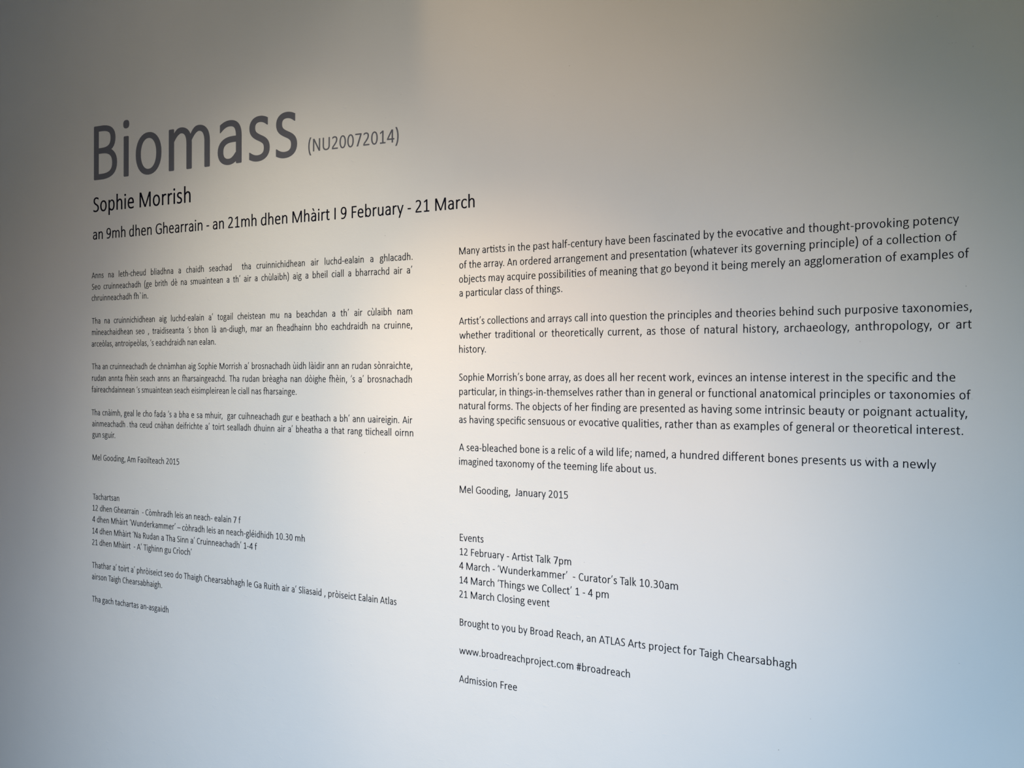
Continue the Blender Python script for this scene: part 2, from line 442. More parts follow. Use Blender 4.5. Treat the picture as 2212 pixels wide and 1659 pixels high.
def new_mesh(name, verts, faces, mat):
    me = bpy.data.meshes.new(name)
    me.from_pydata(verts, [], faces); me.materials.append(mat); me.update()
    return me

_letter_meshes = {}
def letter_mesh(key, fine, s, mat):
    k = (key, fine, round(s * 1e9), mat.name)
    if k not in _letter_meshes:
        v, f = [], []
        add_glyph(v, f, key, fine, 0, s)
        _letter_meshes[k] = new_mesh('letter', v, f, mat)
    return _letter_meshes[k]

def empty(name, x=0.0, z=0.0, a=0.0, parent=None):
    o = bpy.data.objects.new(name, None)
    o.empty_display_size = 0.02
    o.location = (x, 0.0, z); o.rotation_euler = (0, -math.radians(a), 0)
    return link(o, parent)

def tag(o, label, cat, group=None):
    o['label'] = label; o['category'] = cat
    if group: o['group'] = group

def put_letters(word, em, mat, fine, parent):
    s = em / 2048000.0
    for key, x in split_word(word):
        o = bpy.data.objects.new('letter', letter_mesh(key, fine, s, mat))
        o.location = (x * s, 0, 0)
        link(o, parent)

def word_mesh(word, em, mat):
    v, f = [], []
    for key, x in split_word(word):
        add_glyph(v, f, key, False, x, em / 2048000.0)
    return new_mesh('word', v, f, mat)

# ------------------------------------------------------------------ the text on the wall
# (block, em in mm, [(word, x mm, z mm of its baseline, slope in degrees, width factor) ...]) line by line
LAYOUT = [
 ('title', 197.638, [
  ('Biomass',-1188.8,1955.1,-0.1,1),
 ]),
 ('code', 40.644, [
  ('(NU20072014)',-505.1,1959.0,-0.48,1),
 ]),
 ('name', 53.106, [
  ('Sophie',-1175.0,1881.2,-0.05,0.988),('Morrish',-1018.1,1881.0,-0.05,1.015),
 ]),
 ('date', 37.752, [
  ('an',-1175.5,1817.2,-0.17,1.021),('9mh',-1128.1,1817.1,-0.08,1.006),('dhen',-1050.1,1817.0,-0.03,1.013),
  ('Ghearrain',-962.2,1816.9,-0.02,1.002),('-',-800.0,1816.8,-0.06,0.96),('an',-780.7,1816.8,-0.08,0.997),
  ('21mh',-734.5,1816.8,-0.13,1.002),('dhen',-637.6,1816.5,-0.17,1.018),('Mhàirt',-549.4,1816.3,-0.19,1.015),
  ('I',-434.6,1815.9,-0.17,1.021),('9',-416.2,1815.8,-0.16,0.977),('February',-389.3,1815.7,-0.07,0.989),
  ('-',-245.2,1815.6,0.09,0.955),('21',-226.4,1815.7,0.18,0.995),('March',-179.8,1815.7,0.44,0.988),
 ]),
 ('p1', 21.356, [
  ('Anns',-1178.5,1727.0,-0.1,0.995),('na',-1121.4,1726.9,-0.1,1.009),('leth-cheud',-1085.5,1726.9,-0.1,1.0),
  ('bliadhna',-977.5,1726.7,-0.11,1.006),('a',-887.6,1726.5,-0.11,1.009),('chaidh',-862.9,1726.5,-0.12,0.998),
  ('seachad',-791.1,1726.3,-0.12,0.995),('tha',-692.1,1726.1,-0.13,0.989),
  ('cruinnichidhean',-649.7,1726.0,-0.13,0.998),('air',-496.0,1725.7,-0.14,1.002),
  ('luchd-ealain',-459.2,1725.6,-0.15,0.998),('a',-338.9,1725.3,-0.15,1.018),('ghlacadh.',-314.0,1725.2,-0.16,1.005),
 ]),
 ('p1', 21.356, [
  ('Seo',-1178.7,1700.6,-0.03,1.008),('cruinneachadh',-1137.5,1700.6,-0.05,1.002),('(ge',-999.2,1700.4,-0.06,0.992),
  ('brith',-963.1,1700.4,-0.07,1.011),('dè',-911.3,1700.3,-0.07,1.007),('na',-880.0,1700.3,-0.08,1.0),
  ('smuaintean',-849.3,1700.3,-0.09,1.0),('a',-737.8,1700.1,-0.1,0.999),('th’',-718.3,1700.0,-0.1,0.99),
  ('air',-686.3,1700.0,-0.11,0.998),('a',-654.5,1699.9,-0.11,0.983),('chùlaibh)',-635.3,1699.9,-0.12,1.002),
  ('aig',-545.6,1699.7,-0.13,1.001),('a',-511.0,1699.6,-0.13,0.99),('bheil',-491.7,1699.6,-0.14,1.003),
  ('ciall',-439.5,1699.5,-0.15,1.005),('a',-396.1,1699.3,-0.15,0.981),('bharrachd',-376.9,1699.3,-0.16,0.993),
  ('air',-279.1,1699.0,-0.17,1.004),('a’',-247.0,1698.9,-0.17,1.035),
 ]),
 ('p1', 21.356, [
  ('chruinneachadh',-1179.3,1674.5,-0.13,1.006),('fh`in.',-1033.5,1674.2,-0.13,1.035),
 ]),
 ('p2', 21.356, [
  ('Tha',-1177.7,1621.2,-0.05,0.976),('na',-1134.6,1621.1,-0.05,0.975),('cruinnichidhean',-1101.7,1621.1,-0.07,1.003),
  ('aig',-949.3,1620.9,-0.08,0.999),('luchd-ealain',-911.8,1620.9,-0.09,1.004),('a’',-792.9,1620.7,-0.11,1.012),
  ('togail',-765.3,1620.6,-0.11,0.985),('cheistean',-705.4,1620.5,-0.13,0.996),('mu',-610.1,1620.3,-0.14,0.999),
  ('na',-569.6,1620.2,-0.14,1.005),('beachdan',-535.7,1620.1,-0.15,1.001),('a',-438.4,1619.8,-0.16,1.014),
  ('th’',-415.6,1619.8,-0.17,1.004),('air',-380.1,1619.7,-0.17,0.987),('cùlaibh',-345.8,1619.6,-0.18,1.004),
  ('nam',-270.4,1619.3,-0.19,1.029),
 ]),
 ('p2', 21.356, [
  ('mìneachaidhean',-1179.0,1594.8,-0.12,0.996),('seo',-1026.3,1594.5,-0.12,1.002),(',',-986.6,1594.4,-0.12,1.034),
  ('traidiseanta',-971.4,1594.3,-0.13,0.997),('‘s',-858.7,1594.1,-0.13,0.969),('bhon',-837.0,1594.0,-0.14,0.999),
  ('là',-782.7,1593.9,-0.14,0.998),('an-diugh,',-758.2,1593.8,-0.14,1.004),('mar',-666.6,1593.6,-0.15,1.005),
  ('an',-622.4,1593.5,-0.15,1.023),('fheadhainn',-590.9,1593.4,-0.15,0.993),('bho',-483.6,1593.1,-0.16,0.998),
  ('eachdraidh',-440.6,1593.0,-0.16,0.998),('na',-334.0,1592.7,-0.17,0.995),('cruinne,',-303.4,1592.6,-0.17,1.014),
 ]),
 ('p2', 21.289, [
  ('arceòlas,',-1179.3,1567.9,-0.05,0.996),('antroipeòlas,',-1097.6,1567.8,-0.05,1.003),
  ('‘s',-978.7,1567.7,-0.05,0.998),('eachdraidh',-960.9,1567.7,-0.05,1.002),('nan',-858.8,1567.6,-0.05,0.999),
  ('ealan.',-821.5,1567.6,-0.05,1.001),
 ]),
 ('p3', 21.356, [
  ('Tha',-1177.7,1515.3,-0.13,0.971),('an',-1141.1,1515.2,-0.13,0.958),('cruinneachadh',-1115.2,1515.2,-0.12,0.997),
  ('de',-980.9,1514.9,-0.12,0.999),('chnàmhan',-953.3,1514.8,-0.11,0.998),('aig',-856.3,1514.6,-0.11,0.994),
  ('Sophie',-825.5,1514.6,-0.11,1.005),('Morrish',-760.4,1514.4,-0.1,1.005),('a’',-685.4,1514.3,-0.1,1.035),
  ('brosnachadh',-663.8,1514.3,-0.1,1.0),('ùidh',-545.5,1514.1,-0.09,0.997),('làidir',-501.3,1514.0,-0.09,1.008),
  ('ann',-451.6,1513.9,-0.09,0.993),('an',-413.4,1513.9,-0.09,1.013),('rudan',-385.9,1513.8,-0.08,1.002),
  ('sònraichte,',-328.7,1513.7,-0.08,1.006),
 ]),
 ('p3', 21.356, [
  ('rudan',-1178.9,1488.3,-0.1,0.997),('annta',-1120.0,1488.2,-0.1,0.994),('fhèin',-1062.7,1488.1,-0.1,0.986),
  ('seach',-1011.2,1488.0,-0.1,0.993),('anns',-954.5,1487.9,-0.1,1.004),('an',-905.6,1487.9,-0.1,1.035),
  ('fharsaingeachd.',-875.2,1487.8,-0.09,1.003),('Tha',-729.2,1487.6,-0.09,0.974),('rudan',-690.7,1487.5,-0.09,1.001),
  ('brèagha',-631.7,1487.4,-0.09,1.004),('nan',-552.6,1487.3,-0.09,1.003),('dòighe',-512.2,1487.2,-0.09,0.984),
  ('fhèin,',-446.3,1487.1,-0.08,0.992),('‘s',-389.3,1487.1,-0.08,0.983),('a’',-369.0,1487.0,-0.08,1.033),
  ('brosnachadh',-345.6,1487.0,-0.08,1.01),
 ]),
 ('p3', 21.294, [
  ('faireachdainnean',-1178.8,1461.8,-0.02,0.993),('‘s',-1024.4,1461.7,-0.04,0.98),
  ('smuaintean',-1006.8,1461.7,-0.05,0.996),('seach',-900.5,1461.6,-0.07,1.006),
  ('eisimpleirean',-846.0,1461.5,-0.09,1.006),('le',-723.7,1461.3,-0.1,0.987),('ciall',-703.6,1461.3,-0.11,1.012),
  ('nas',-664.5,1461.2,-0.12,1.024),('fharsainge.',-629.1,1461.1,-0.13,1.0),
 ]),
 ('p4', 21.356, [
  ('Tha',-1179.0,1408.3,-0.07,0.981),('cnàimh,',-1141.6,1408.3,-0.07,0.996),('geal',-1066.6,1408.2,-0.06,0.984),
  ('le',-1025.1,1408.1,-0.06,0.995),('cho',-1003.3,1408.1,-0.06,1.01),('fada',-965.1,1408.1,-0.06,0.998),
  ('‘s',-920.7,1408.0,-0.05,0.984),('a',-901.6,1408.0,-0.05,0.994),('bha',-885.2,1408.0,-0.05,0.989),
  ('e',-846.6,1408.0,-0.05,1.013),('sa',-829.4,1407.9,-0.05,1.029),('mhuir,',-803.8,1407.9,-0.05,0.993),
  ('gar',-735.8,1407.9,-0.04,0.981),('cuihneachadh',-702.3,1407.8,-0.04,1.006),('gur',-573.8,1407.8,-0.03,1.012),
  ('e',-538.3,1407.7,-0.03,0.991),('beathach',-521.5,1407.7,-0.03,0.993),('a',-434.9,1407.7,-0.03,0.993),
  ('bh’',-418.4,1407.7,-0.03,1.023),('ann',-384.2,1407.7,-0.02,1.012),('uaireigin.',-344.7,1407.6,-0.02,1.01),
  ('Air',-256.6,1407.6,-0.02,0.992),
 ]),
 ('p4', 21.356, [
  ('ainmeachadhˌ',-1177.6,1382.3,0.22,0.993),('tha',-1048.2,1382.8,0.18,0.966),('ceud',-1013.6,1382.9,0.16,1.007),
  ('cnàhan',-963.9,1383.0,0.13,0.998),('deifrichte',-893.8,1383.2,0.09,0.996),('a’',-803.3,1383.3,0.06,1.032),
  ('toirt',-780.5,1383.4,0.05,0.984),('sealladh',-736.1,1383.4,0.02,1.002),('dhuinn',-657.1,1383.4,-0.02,1.0),
  ('air',-588.8,1383.4,-0.04,0.996),('a’',-559.2,1383.4,-0.06,0.988),('bheatha',-537.4,1383.3,-0.08,1.003),
  ('a',-458.2,1383.2,-0.1,1.035),('that',-440.0,1383.2,-0.12,0.991),('rang',-397.5,1383.1,-0.14,1.007),
  ('tiicheall',-351.0,1383.0,-0.17,1.003),('oirnn',-275.8,1382.8,-0.2,1.029),
 ]),
 ('p4', 21.356, [
  ('gun',-1176.4,1357.0,-0.04,0.955),('sguir.',-1141.5,1357.0,-0.04,1.017),
 ]),
 ('sig1', 21.386, [
  ('Mel',-1177.0,1303.7,-0.07,0.99),('Gooding,',-1138.7,1303.6,-0.07,0.995),('Am',-1055.5,1303.5,-0.07,1.008),
  ('Faoilteach',-1020.9,1303.5,-0.07,1.002),('2015',-926.8,1303.4,-0.07,1.01),
 ]),
 ('h1', 21.356, [
  ('Tachartsan',-1174.7,1212.3,0.29,0.983),
 ]),
 ('e1', 21.333, [
  ('12',-1176.9,1186.0,-0.14,1.001),('dhen',-1150.4,1185.9,-0.12,0.996),('Ghearrain',-1101.6,1185.8,-0.1,0.994),
  ('-',-1005.7,1185.7,-0.08,0.968),('Còmhradh',-994.7,1185.6,-0.06,1.0),('leis',-898.9,1185.6,-0.04,1.004),
  ('an',-865.2,1185.5,-0.03,1.009),('neach-',-838.7,1185.5,-0.01,1.001),('ealain',-774.9,1185.5,0.01,1.006),
  ('7',-717.7,1185.5,0.02,1.024),('f',-701.7,1185.5,0.03,1.035),
 ]),
 ('e1', 21.47, [
  ('4',-1176.4,1159.7,-0.21,0.985),('dhen',-1160.9,1159.7,-0.19,0.996),('Mhàirt',-1111.8,1159.5,-0.17,0.995),
  ('‘Wunderkammer’',-1047.7,1159.3,-0.12,0.997),('–',-890.3,1159.0,-0.09,0.955),('còhradh',-875.4,1159.0,-0.07,0.999),
  ('leis',-798.6,1158.9,-0.04,1.002),('an',-764.8,1158.8,-0.03,0.973),('neach-gléidhidh',-739.0,1158.8,0.01,1.001),
  ('10.30',-594.1,1158.9,0.05,1.007),('mh',-539.9,1158.9,0.07,1.035),
 ]),
 ('e1', 21.465, [
  ('14',-1177.8,1132.8,-0.1,0.999),('dhen',-1151.2,1132.7,-0.09,1.002),('Mhàirt',-1101.7,1132.6,-0.08,1.004),
  ('‘Na',-1037.1,1132.6,-0.07,0.987),('Rudan',-1003.7,1132.5,-0.06,1.001),('a',-943.0,1132.5,-0.05,1.035),
  ('Tha',-927.3,1132.4,-0.04,0.979),('Sinn',-891.2,1132.4,-0.03,0.994),('a’',-849.2,1132.4,-0.03,0.996),
  ('Cruinneachadh’',-829.4,1132.4,-0.01,1.001),('1-4',-687.8,1132.4,0.01,1.018),('f',-654.0,1132.4,0.02,1.035),
 ]),
 ('e1', 21.411, [
  ('21',-1177.8,1106.0,0.04,0.986),('dhen',-1151.6,1106.0,0.04,0.993),('Mhàirt',-1102.6,1106.1,0.04,0.996),
  ('-',-1033.8,1106.1,0.04,1.006),('A’',-1022.4,1106.1,0.04,0.994),('Tighinn',-1000.5,1106.1,0.04,1.001),
  ('gu',-931.5,1106.2,0.04,1.019),('Crìoch’',-904.8,1106.2,0.04,1.02),
 ]),
 ('c1', 21.375, [
  ('Thathar',-1177.2,1052.9,-0.02,0.987),('a’',-1105.3,1052.9,-0.03,0.987),('toirt',-1085.8,1052.9,-0.03,0.993),
  ('a’',-1043.3,1052.8,-0.03,0.986),('phròiseict',-1023.8,1052.8,-0.04,0.999),('seo',-932.8,1052.8,-0.05,1.02),
  ('do',-896.9,1052.7,-0.05,1.003),('Thaigh',-869.5,1052.7,-0.06,1.008),('Chearsabhagh',-806.1,1052.6,-0.07,1.002),
  ('le',-677.4,1052.5,-0.08,0.996),('Ga',-657.1,1052.4,-0.09,1.017),('Ruith',-628.1,1052.4,-0.09,1.012),
  ('air',-576.5,1052.3,-0.1,0.998),('a’',-549.2,1052.3,-0.1,0.988),('Sliasaid',-529.6,1052.2,-0.1,1.002),
  (',',-460.0,1052.1,-0.11,1.035),('pròiseict',-449.2,1052.1,-0.12,1.002),('Ealain',-369.3,1051.9,-0.12,0.996),
  ('Atlas',-312.7,1051.8,-0.13,0.977),
 ]),
 ('c1', 21.235, [
  ('airson',-1178.3,1026.2,-0.0,1.007),('Taigh',-1120.0,1026.2,-0.0,0.97),
  ('Chearsabhaigh.',-1071.7,1026.2,-0.0,1.008),
 ]),
 ('a1', 21.183, [
  ('Tha',-1177.1,974.2,-0.25,0.979),('gach',-1141.5,974.0,-0.25,0.996),('tachartas',-1096.6,973.8,-0.25,1.001),
  ('an-asgaidh',-1011.4,973.4,-0.25,1.011),
 ]),
 ('q1', 21.341, [
  ('Many',-121.7,1729.3,0.13,0.998),('artists',-67.6,1729.4,0.12,1.0),('in',-9.2,1729.5,0.11,1.0),
  ('the',11.7,1729.6,0.11,0.999),('past',45.5,1729.7,0.1,0.984),('half-century',86.6,1729.7,0.09,0.996),
  ('have',196.7,1729.9,0.07,1.005),('been',243.5,1729.9,0.06,1.002),('fascinated',292.1,1730.0,0.04,0.999),
  ('by',386.2,1730.1,0.03,1.002),('the',412.0,1730.1,0.03,1.006),('evocative',446.0,1730.1,0.01,0.997),
  ('and',533.7,1730.1,-0.0,1.008),('thought-provoking',571.5,1730.1,-0.02,1.001),('potency',739.0,1730.1,-0.05,1.005),
 ]),
 ('q1', 21.366, [
  ('of',-120.9,1702.8,0.12,1.032),('the',-97.6,1702.9,0.11,0.986),('array.',-64.3,1702.9,0.11,0.988),
  ('An',-10.9,1703.0,0.11,0.973),('ordered',16.7,1703.1,0.1,0.988),('arrangement',90.6,1703.2,0.09,0.993),
  ('and',208.1,1703.4,0.08,1.001),('presentation',245.7,1703.5,0.07,0.996),('(whatever',361.7,1703.6,0.06,0.997),
  ('its',455.1,1703.7,0.06,0.999),('governing',480.3,1703.7,0.05,1.006),('principle)',572.3,1703.8,0.04,1.008),
  ('of',659.9,1703.9,0.04,1.001),('a',682.6,1703.9,0.03,1.01),('collection',697.7,1703.9,0.03,1.01),
  ('of',787.9,1703.9,0.02,1.016),
 ]),
 ('q1', 21.382, [
  ('objects',-121.3,1676.0,0.13,1.0),('may',-53.7,1676.1,0.13,1.003),('acquire',-11.7,1676.2,0.12,0.991),
  ('possibilities',57.2,1676.4,0.11,0.996),('of',162.9,1676.6,0.1,0.999),('meaning',185.5,1676.6,0.09,1.004),
  ('that',266.1,1676.7,0.09,1.002),('go',306.8,1676.8,0.08,0.978),('beyond',332.4,1676.8,0.08,0.994),
  ('it',402.1,1676.9,0.07,0.986),('being',418.9,1677.0,0.07,1.006),('merely',472.2,1677.0,0.06,1.006),
  ('an',537.8,1677.1,0.05,1.011),('agglomeration',564.4,1677.1,0.04,1.005),('of',696.4,1677.2,0.03,1.025),
  ('examples',719.6,1677.2,0.03,1.0),('of',806.8,1677.3,0.02,0.973),
 ]),
 ('q1', 21.356, [
  ('a',-120.7,1649.9,0.15,1.018),('particular',-105.5,1650.0,0.15,1.002),('class',-16.8,1650.2,0.15,1.009),
  ('of',29.3,1650.3,0.15,1.013),('things.',52.2,1650.4,0.15,0.995),
 ]),
 ('q2', 21.205, [
  ('Artist’s',-120.5,1596.9,0.03,0.992),('collections',-56.1,1596.9,0.03,1.0),('and',40.7,1597.0,0.03,0.98),
  ('arrays',77.2,1597.0,0.03,0.98),('call',133.9,1597.0,0.03,0.989),('into',167.3,1597.1,0.03,0.984),
  ('question',205.7,1597.1,0.04,0.994),('the',285.7,1597.1,0.04,0.998),('principles',319.3,1597.1,0.04,1.0),
  ('and',407.4,1597.2,0.04,1.017),('theories',445.3,1597.2,0.04,1.004),('behind',521.6,1597.3,0.04,1.0),
  ('such',586.5,1597.3,0.04,1.006),('purposive',631.1,1597.4,0.05,1.014),('taxonomies,',722.6,1597.4,0.05,1.006),
 ]),
 ('q2', 21.356, [
  ('whether',-119.8,1570.1,0.1,1.0),('traditional',-38.5,1570.3,0.09,0.992),('or',59.1,1570.4,0.08,0.995),
  ('theoretically',85.5,1570.5,0.07,0.994),('current,',201.7,1570.6,0.06,0.995),('as',278.7,1570.7,0.06,1.015),
  ('those',305.4,1570.7,0.05,0.995),('of',361.6,1570.8,0.05,1.009),('natural',387.4,1570.8,0.04,1.001),
  ('history,',457.8,1570.9,0.03,1.0),('archaeology,',529.6,1570.9,0.02,1.006),
  ('anthropology,',648.1,1570.9,0.01,1.003),('or',777.2,1571.0,-0.0,1.009),('art',804.0,1571.0,-0.01,0.986),
 ]),
 ('q2', 21.356, [
  ('history.',-121.6,1543.6,0.12,1.007),
 ]),
 ('q3', 21.381, [
  ('Sophie',-121.1,1490.8,0.01,1.003),('Morrish’s',-56.9,1490.8,0.02,0.999),('bone',29.9,1490.8,0.02,0.984),
  ('array,',78.3,1490.8,0.02,0.988),('as',131.7,1490.9,0.02,0.995),('does',155.0,1490.9,0.02,1.001),
  ('all',201.4,1490.9,0.03,1.003),('her',226.4,1490.9,0.03,1.005),('recent',260.8,1490.9,0.03,1.003),
  ('work,',322.0,1491.0,0.03,0.99),('evinces',375.4,1491.0,0.03,1.0),('an',444.7,1491.0,0.04,0.995),
  ('intense',470.9,1491.0,0.04,0.998),('interest',539.8,1491.1,0.04,0.997),('in',612.0,1491.1,0.04,1.005),
  ('the',633.1,1491.2,0.04,1.01),('specific',667.4,1491.2,0.05,1.006),('and',737.4,1491.2,0.05,1.012),
  ('the',775.3,1491.3,0.05,1.016),
 ]),
 ('q3', 21.377, [
  ('particular,',-121.4,1463.8,0.11,1.006),('in',-28.2,1463.9,0.1,1.007),
  ('things-in-themselves',-7.0,1464.0,0.09,0.999),('rather',178.3,1464.3,0.07,0.996),('than',237.0,1464.3,0.06,0.988),
  ('in',281.2,1464.4,0.06,1.006),('general',302.3,1464.4,0.05,0.994),('or',371.9,1464.5,0.05,0.996),
  ('functional',395.5,1464.5,0.04,0.998),('anatomical',487.8,1464.6,0.03,1.005),
  ('principles',589.6,1464.6,0.02,1.004),('or',678.6,1464.6,0.01,1.017),('taxonomies',702.6,1464.6,0.0,1.0),
  ('of',808.8,1464.6,-0.01,0.995),
 ]),
 ('q3', 21.417, [
  ('natural',-121.5,1437.2,0.12,1.007),('forms.',-53.7,1437.3,0.11,1.004),('The',7.7,1437.5,0.1,0.985),
  ('objects',44.3,1437.5,0.09,0.993),('of',111.5,1437.6,0.08,0.995),('her',134.1,1437.7,0.08,1.02),
  ('finding',169.0,1437.7,0.07,0.99),('are',233.4,1437.8,0.06,0.975),('presented',265.8,1437.8,0.05,0.991),
  ('as',358.7,1437.9,0.04,1.005),('having',382.2,1437.9,0.03,0.998),('some',444.5,1437.9,0.02,0.997),
  ('intrinsic',496.7,1438.0,0.0,1.007),('beauty',571.5,1438.0,-0.01,1.005),('or',636.9,1438.0,-0.02,1.013),
  ('poignant',660.9,1437.9,-0.03,1.001),('actuality,',743.2,1437.9,-0.04,1.007),
 ]),
 ('q3', 21.356, [
  ('as',-121.3,1411.0,0.01,1.026),('having',-97.2,1411.0,0.01,1.005),('specific',-34.8,1411.0,0.01,1.001),
  ('sensuous',34.7,1411.0,0.01,0.997),('or',119.8,1411.1,0.01,0.976),('evocative',142.8,1411.1,0.01,0.996),
  ('qualities,',230.4,1411.1,0.01,1.0),('rather',314.1,1411.1,0.0,0.997),('than',372.9,1411.1,0.0,0.994),
  ('as',417.3,1411.1,0.0,1.021),('examples',441.2,1411.1,0.0,0.999),('of',528.2,1411.1,-0.0,0.988),
  ('general',550.6,1411.1,-0.0,1.001),('or',620.5,1411.1,-0.0,1.028),('theoretical',644.7,1411.1,-0.0,1.0),
  ('interest.',744.1,1411.1,-0.01,0.999),
 ]),
 ('q4', 21.379, [
  ('A',-120.4,1358.5,0.31,0.982),('sea-bleached',-103.5,1358.6,0.26,1.003),('bone',16.6,1359.1,0.2,1.005),
  ('is',66.1,1359.2,0.17,1.001),('a',84.2,1359.3,0.16,0.984),('relic',99.0,1359.3,0.14,1.001),
  ('of',140.9,1359.4,0.11,0.998),('a',163.4,1359.5,0.1,1.004),('wild',178.6,1359.5,0.08,0.992),
  ('life;',219.4,1359.6,0.05,0.979),('named,',256.1,1359.6,0.0,0.998),('a',326.6,1359.6,-0.03,1.035),
  ('hundred',342.3,1359.6,-0.06,1.0),('different',421.4,1359.5,-0.12,0.992),('bones',501.9,1359.3,-0.18,0.999),
  ('presents',559.4,1359.1,-0.23,1.005),('us',639.8,1358.8,-0.27,1.007),('with',664.4,1358.7,-0.3,0.999),
  ('a',707.9,1358.5,-0.32,1.002),('newly',722.9,1358.4,-0.34,1.014),
 ]),
 ('q4', 21.252, [
  ('imagined',-121.6,1331.9,0.09,1.0),('taxonomy',-37.0,1332.0,0.05,0.994),('of',54.0,1332.1,0.02,1.023),
  ('the',77.0,1332.1,0.01,1.008),('teeming',110.9,1332.1,-0.01,0.994),('life',186.5,1332.1,-0.04,0.992),
  ('about',217.8,1332.0,-0.06,1.005),('us.',273.8,1332.0,-0.08,1.014),
 ]),
 ('sig2', 21.374, [
  ('Mel',-120.6,1279.0,0.16,0.992),('Gooding,',-82.2,1279.1,0.16,1.006),('January',6.7,1279.4,0.16,1.006),
  ('2015',78.8,1279.6,0.16,0.991),
 ]),
 ('h2', 21.356, [
  ('Events',-120.5,1188.0,0.29,0.987),
 ]),
 ('e2', 21.17, [
  ('12',-120.2,1161.3,-0.1,0.984),('February',-94.4,1161.3,-0.1,1.003),('-',-12.3,1161.2,-0.1,1.035),
  ('Artist',-0.5,1161.1,-0.1,1.002),('Talk',51.4,1161.1,-0.1,1.0),('7pm',89.6,1161.0,-0.1,1.014),
 ]),
 ('e2', 21.472, [
  ('4',-120.3,1134.7,0.09,0.969),('March',-105.1,1134.7,0.09,0.996),('-',-43.9,1134.8,0.1,0.968),
  ('‘Wunderkammer’',-32.9,1134.8,0.11,1.001),('-',130.0,1135.1,0.12,1.035),('Curator’s',142.1,1135.1,0.12,1.0),
  ('Talk',226.6,1135.3,0.13,0.978),('10.30am',264.4,1135.4,0.14,1.004),
 ]),
 ('e2', 21.47, [
  ('14',-120.6,1107.7,0.21,0.979),('March',-94.6,1107.8,0.21,1.003),('‘Things',-32.9,1108.0,0.21,1.012),
  ('we',33.9,1108.3,0.21,0.995),('Collect’',64.6,1108.4,0.21,1.009),('1',134.5,1108.6,0.21,1.03),
  ('-',150.6,1108.7,0.21,0.978),('4',161.8,1108.7,0.21,0.976),('pm',177.2,1108.8,0.21,1.009),
 ]),
 ('e2', 21.356, [
  ('21',-120.6,1081.0,0.41,0.973),('March',-94.8,1081.2,0.41,0.999),('Closing',-33.8,1081.6,0.41,1.001),
  ('event',33.2,1082.1,0.41,0.998),
 ]),
 ('c2', 21.286, [
  ('Brought',-120.5,1027.9,0.23,0.999),('to',-46.1,1028.2,0.19,0.984),('you',-23.3,1028.2,0.16,0.999),
  ('by',13.6,1028.3,0.13,0.982),('Broad',38.7,1028.4,0.09,1.002),('Reach,',95.3,1028.5,0.04,1.006),
  ('an',158.4,1028.5,-0.01,0.999),('ATLAS',184.6,1028.5,-0.04,0.99),('Arts',242.5,1028.5,-0.09,1.005),
  ('project',282.7,1028.4,-0.14,1.003),('for',349.4,1028.2,-0.18,0.992),('Taigh',379.1,1028.1,-0.22,1.006),
  ('Chearsabhagh',429.3,1028.0,-0.3,1.004),
 ]),
 ('w2', 21.196, [
  ('www.broadreachproject.com',-120.0,974.6,0.07,0.998),('#broadreach',138.1,974.8,-0.04,1.004),
 ]),
 ('a2', 21.356, [
  ('Admission',-120.3,920.8,0.14,0.982),('Free',-27.5,921.1,0.14,1.028),
 ]),
]


def lines_of(block):
    return [l for l in LAYOUT if l[0] == block]

def letters_thing(name, line, label, cat, mat, fine, group=None):
    """One word set large: thing > letter."""
    _, em, ws = line
    w, x, z, a, k = ws[0]
    t = empty(name, x / 1000, z / 1000, a)
    tag(t, label, cat, group)
    put_letters(w, em, mat, fine, t)

def words_thing(name, lines, label, cat, fine, group=None):
    """Letters big enough to tell apart: thing > word > letter."""
    x0, z0 = lines[0][2][0][1] / 1000, lines[0][2][0][2] / 1000
    t = empty(name, x0, z0)
    tag(t, label, cat, group)
    for _, em, ws in lines:
        for w, x, z, a, k in ws:
            e = empty('word', x / 1000 - x0, z / 1000 - z0, a, t)
            e.scale = (k, 1, 1)
            put_letters(w, em, M_BLACK, fine, e)

def lines_thing(name, lines, label, cat, group=None):
    """Small letters: thing > text_line > word, or thing > word when it is a single line."""
    x0, z0 = lines[0][2][0][1] / 1000, lines[0][2][0][2] / 1000
    t = empty(name, x0, z0)
    tag(t, label, cat, group)
    for _, em, ws in lines:
        if len(lines) > 1:
            lx, lz = ws[0][1] / 1000, ws[0][2] / 1000
            p = empty('text_line', lx - x0, lz - z0, 0, t)
        else:
            lx, lz, p = x0, z0, t
        for w, x, z, a, k in ws:
            o = bpy.data.objects.new('word', word_mesh(w, em, M_BLACK))
            o.location = (x / 1000 - lx, 0, z / 1000 - lz)
            o.rotation_euler = (0, -math.radians(a), 0)
            o.scale = (k, 1, 1)
            link(o, p)

GL, GR = 'lettering of the Gaelic column', 'lettering of the English column'
letters_thing('title_lettering', lines_of('title')[0], 'very large dark grey title "Biomass" at the top of the text', 'title', M_GREY, True)
letters_thing('code_lettering', lines_of('code')[0], 'grey bracketed code "(NU20072014)" just right of the large title', 'number', M_GREY, True)
words_thing('name_lettering', lines_of('name'), 'black two-word name in mid-sized letters directly under the large title', 'name', True)
words_thing('date_lettering', lines_of('date'), 'long black date line from "an 9mh dhen" to "21 March" above the Gaelic column', 'dates', True)

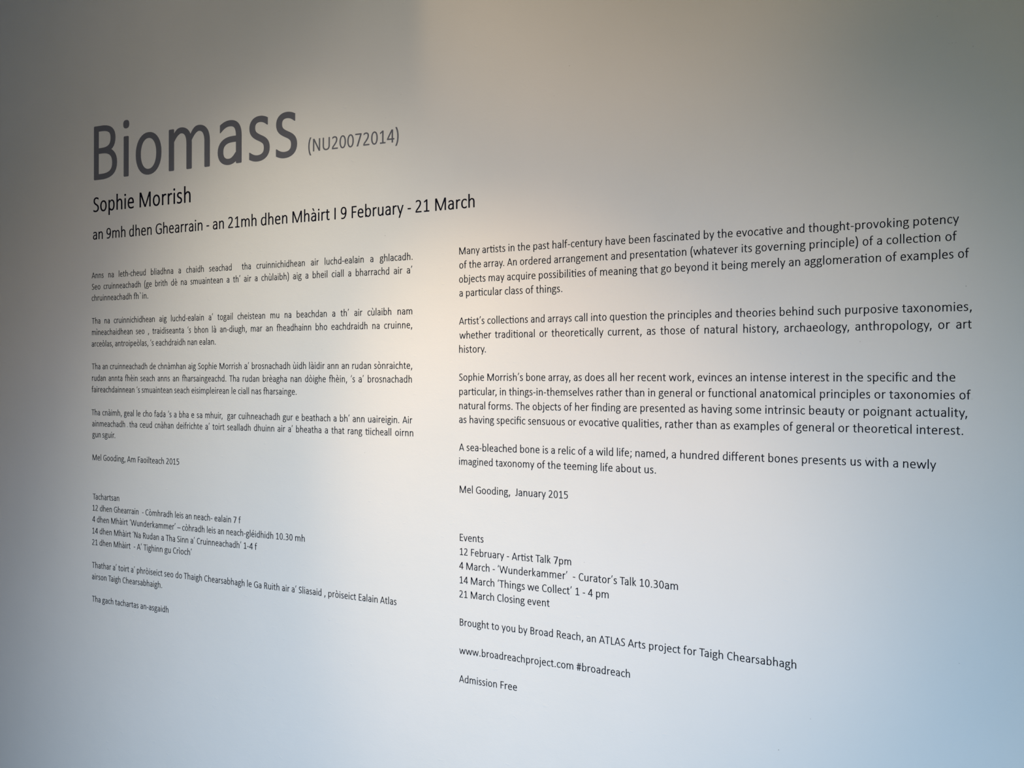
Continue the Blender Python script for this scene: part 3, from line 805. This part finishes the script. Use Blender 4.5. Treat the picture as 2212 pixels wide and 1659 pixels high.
lines_thing('text_paragraph', lines_of('p1'), 'first Gaelic paragraph, three lines beginning "Anns na leth-cheud bliadhna"', 'paragraph', GL)
lines_thing('text_paragraph', lines_of('p2'), 'second Gaelic paragraph, three lines beginning "Tha na cruinnichidhean"', 'paragraph', GL)
lines_thing('text_paragraph', lines_of('p3'), 'third Gaelic paragraph, three lines beginning "Tha an cruinneachadh"', 'paragraph', GL)
lines_thing('text_paragraph', lines_of('p4'), 'fourth Gaelic paragraph, beginning "Tha cnàimh, geal" and ending "gun sguir."', 'paragraph', GL)
lines_thing('signature_lettering', lines_of('sig1'), 'Gaelic signature line ending "Am Faoilteach 2015"', 'signature', GL)
letters_thing('heading_lettering', lines_of('h1')[0], 'small black one-word heading "Tachartsan" over the Gaelic event list', 'heading', M_BLACK, False, GL)
ev = lines_of('e1')
lines_thing('event_lettering', ev[0:1], 'Gaelic event line "12 dhen Ghearrain" ending "ealain 7 f"', 'event', GL)
lines_thing('event_lettering', ev[1:2], 'Gaelic event line "4 dhen Mhàirt" ending "10.30 mh"', 'event', GL)
lines_thing('event_lettering', ev[2:3], 'Gaelic event line "14 dhen Mhàirt" ending "1-4 f"', 'event', GL)
lines_thing('event_lettering', ev[3:4], 'Gaelic event line "21 dhen Mhàirt" ending "gu Crìoch"', 'event', GL)
lines_thing('credit_lettering', lines_of('c1'), 'two-line Gaelic credit beginning "Thathar a’ toirt", below the Gaelic event list', 'credit', GL)
lines_thing('admission_lettering', lines_of('a1'), 'lowest Gaelic line, "Tha gach tachartas an-asgaidh"', 'notice', GL)

words_thing('text_paragraph', lines_of('q1'), 'first English paragraph, four lines beginning "Many artists in the past half-century"', 'paragraph', False, GR)
words_thing('text_paragraph', lines_of('q2'), 'second English paragraph, beginning "Artist’s collections and arrays" and ending "history."', 'paragraph', False, GR)
words_thing('text_paragraph', lines_of('q3'), 'third English paragraph, four lines ending "general or theoretical interest."', 'paragraph', False, GR)
words_thing('text_paragraph', lines_of('q4'), 'fourth English paragraph, two lines beginning "A sea-bleached bone"', 'paragraph', False, GR)
words_thing('signature_lettering', lines_of('sig2'), 'English signature line ending "January 2015"', 'signature', False, GR)
letters_thing('heading_lettering', lines_of('h2')[0], 'small black one-word heading "Events" over the English event list', 'heading', M_BLACK, False, GR)
ev = lines_of('e2')
words_thing('event_lettering', ev[0:1], 'English event line "12 February - Artist Talk 7pm"', 'event', False, GR)
words_thing('event_lettering', ev[1:2], 'English event line "4 March" ending "Curator’s Talk 10.30am"', 'event', False, GR)
words_thing('event_lettering', ev[2:3], 'English event line "14 March ‘Things we Collect’ 1 - 4 pm"', 'event', False, GR)
words_thing('event_lettering', ev[3:4], 'English event line "21 March Closing event"', 'event', False, GR)
words_thing('credit_lettering', lines_of('c2'), 'English credit line beginning "Brought to you by", sloping towards bottom right', 'credit', False, GR)
words_thing('web_address_lettering', lines_of('w2'), 'line with a web address and a hashtag, above "Admission Free"', 'web address', False, GR)
words_thing('admission_lettering', lines_of('a2'), 'lowest English line, "Admission Free"', 'notice', False, GR)
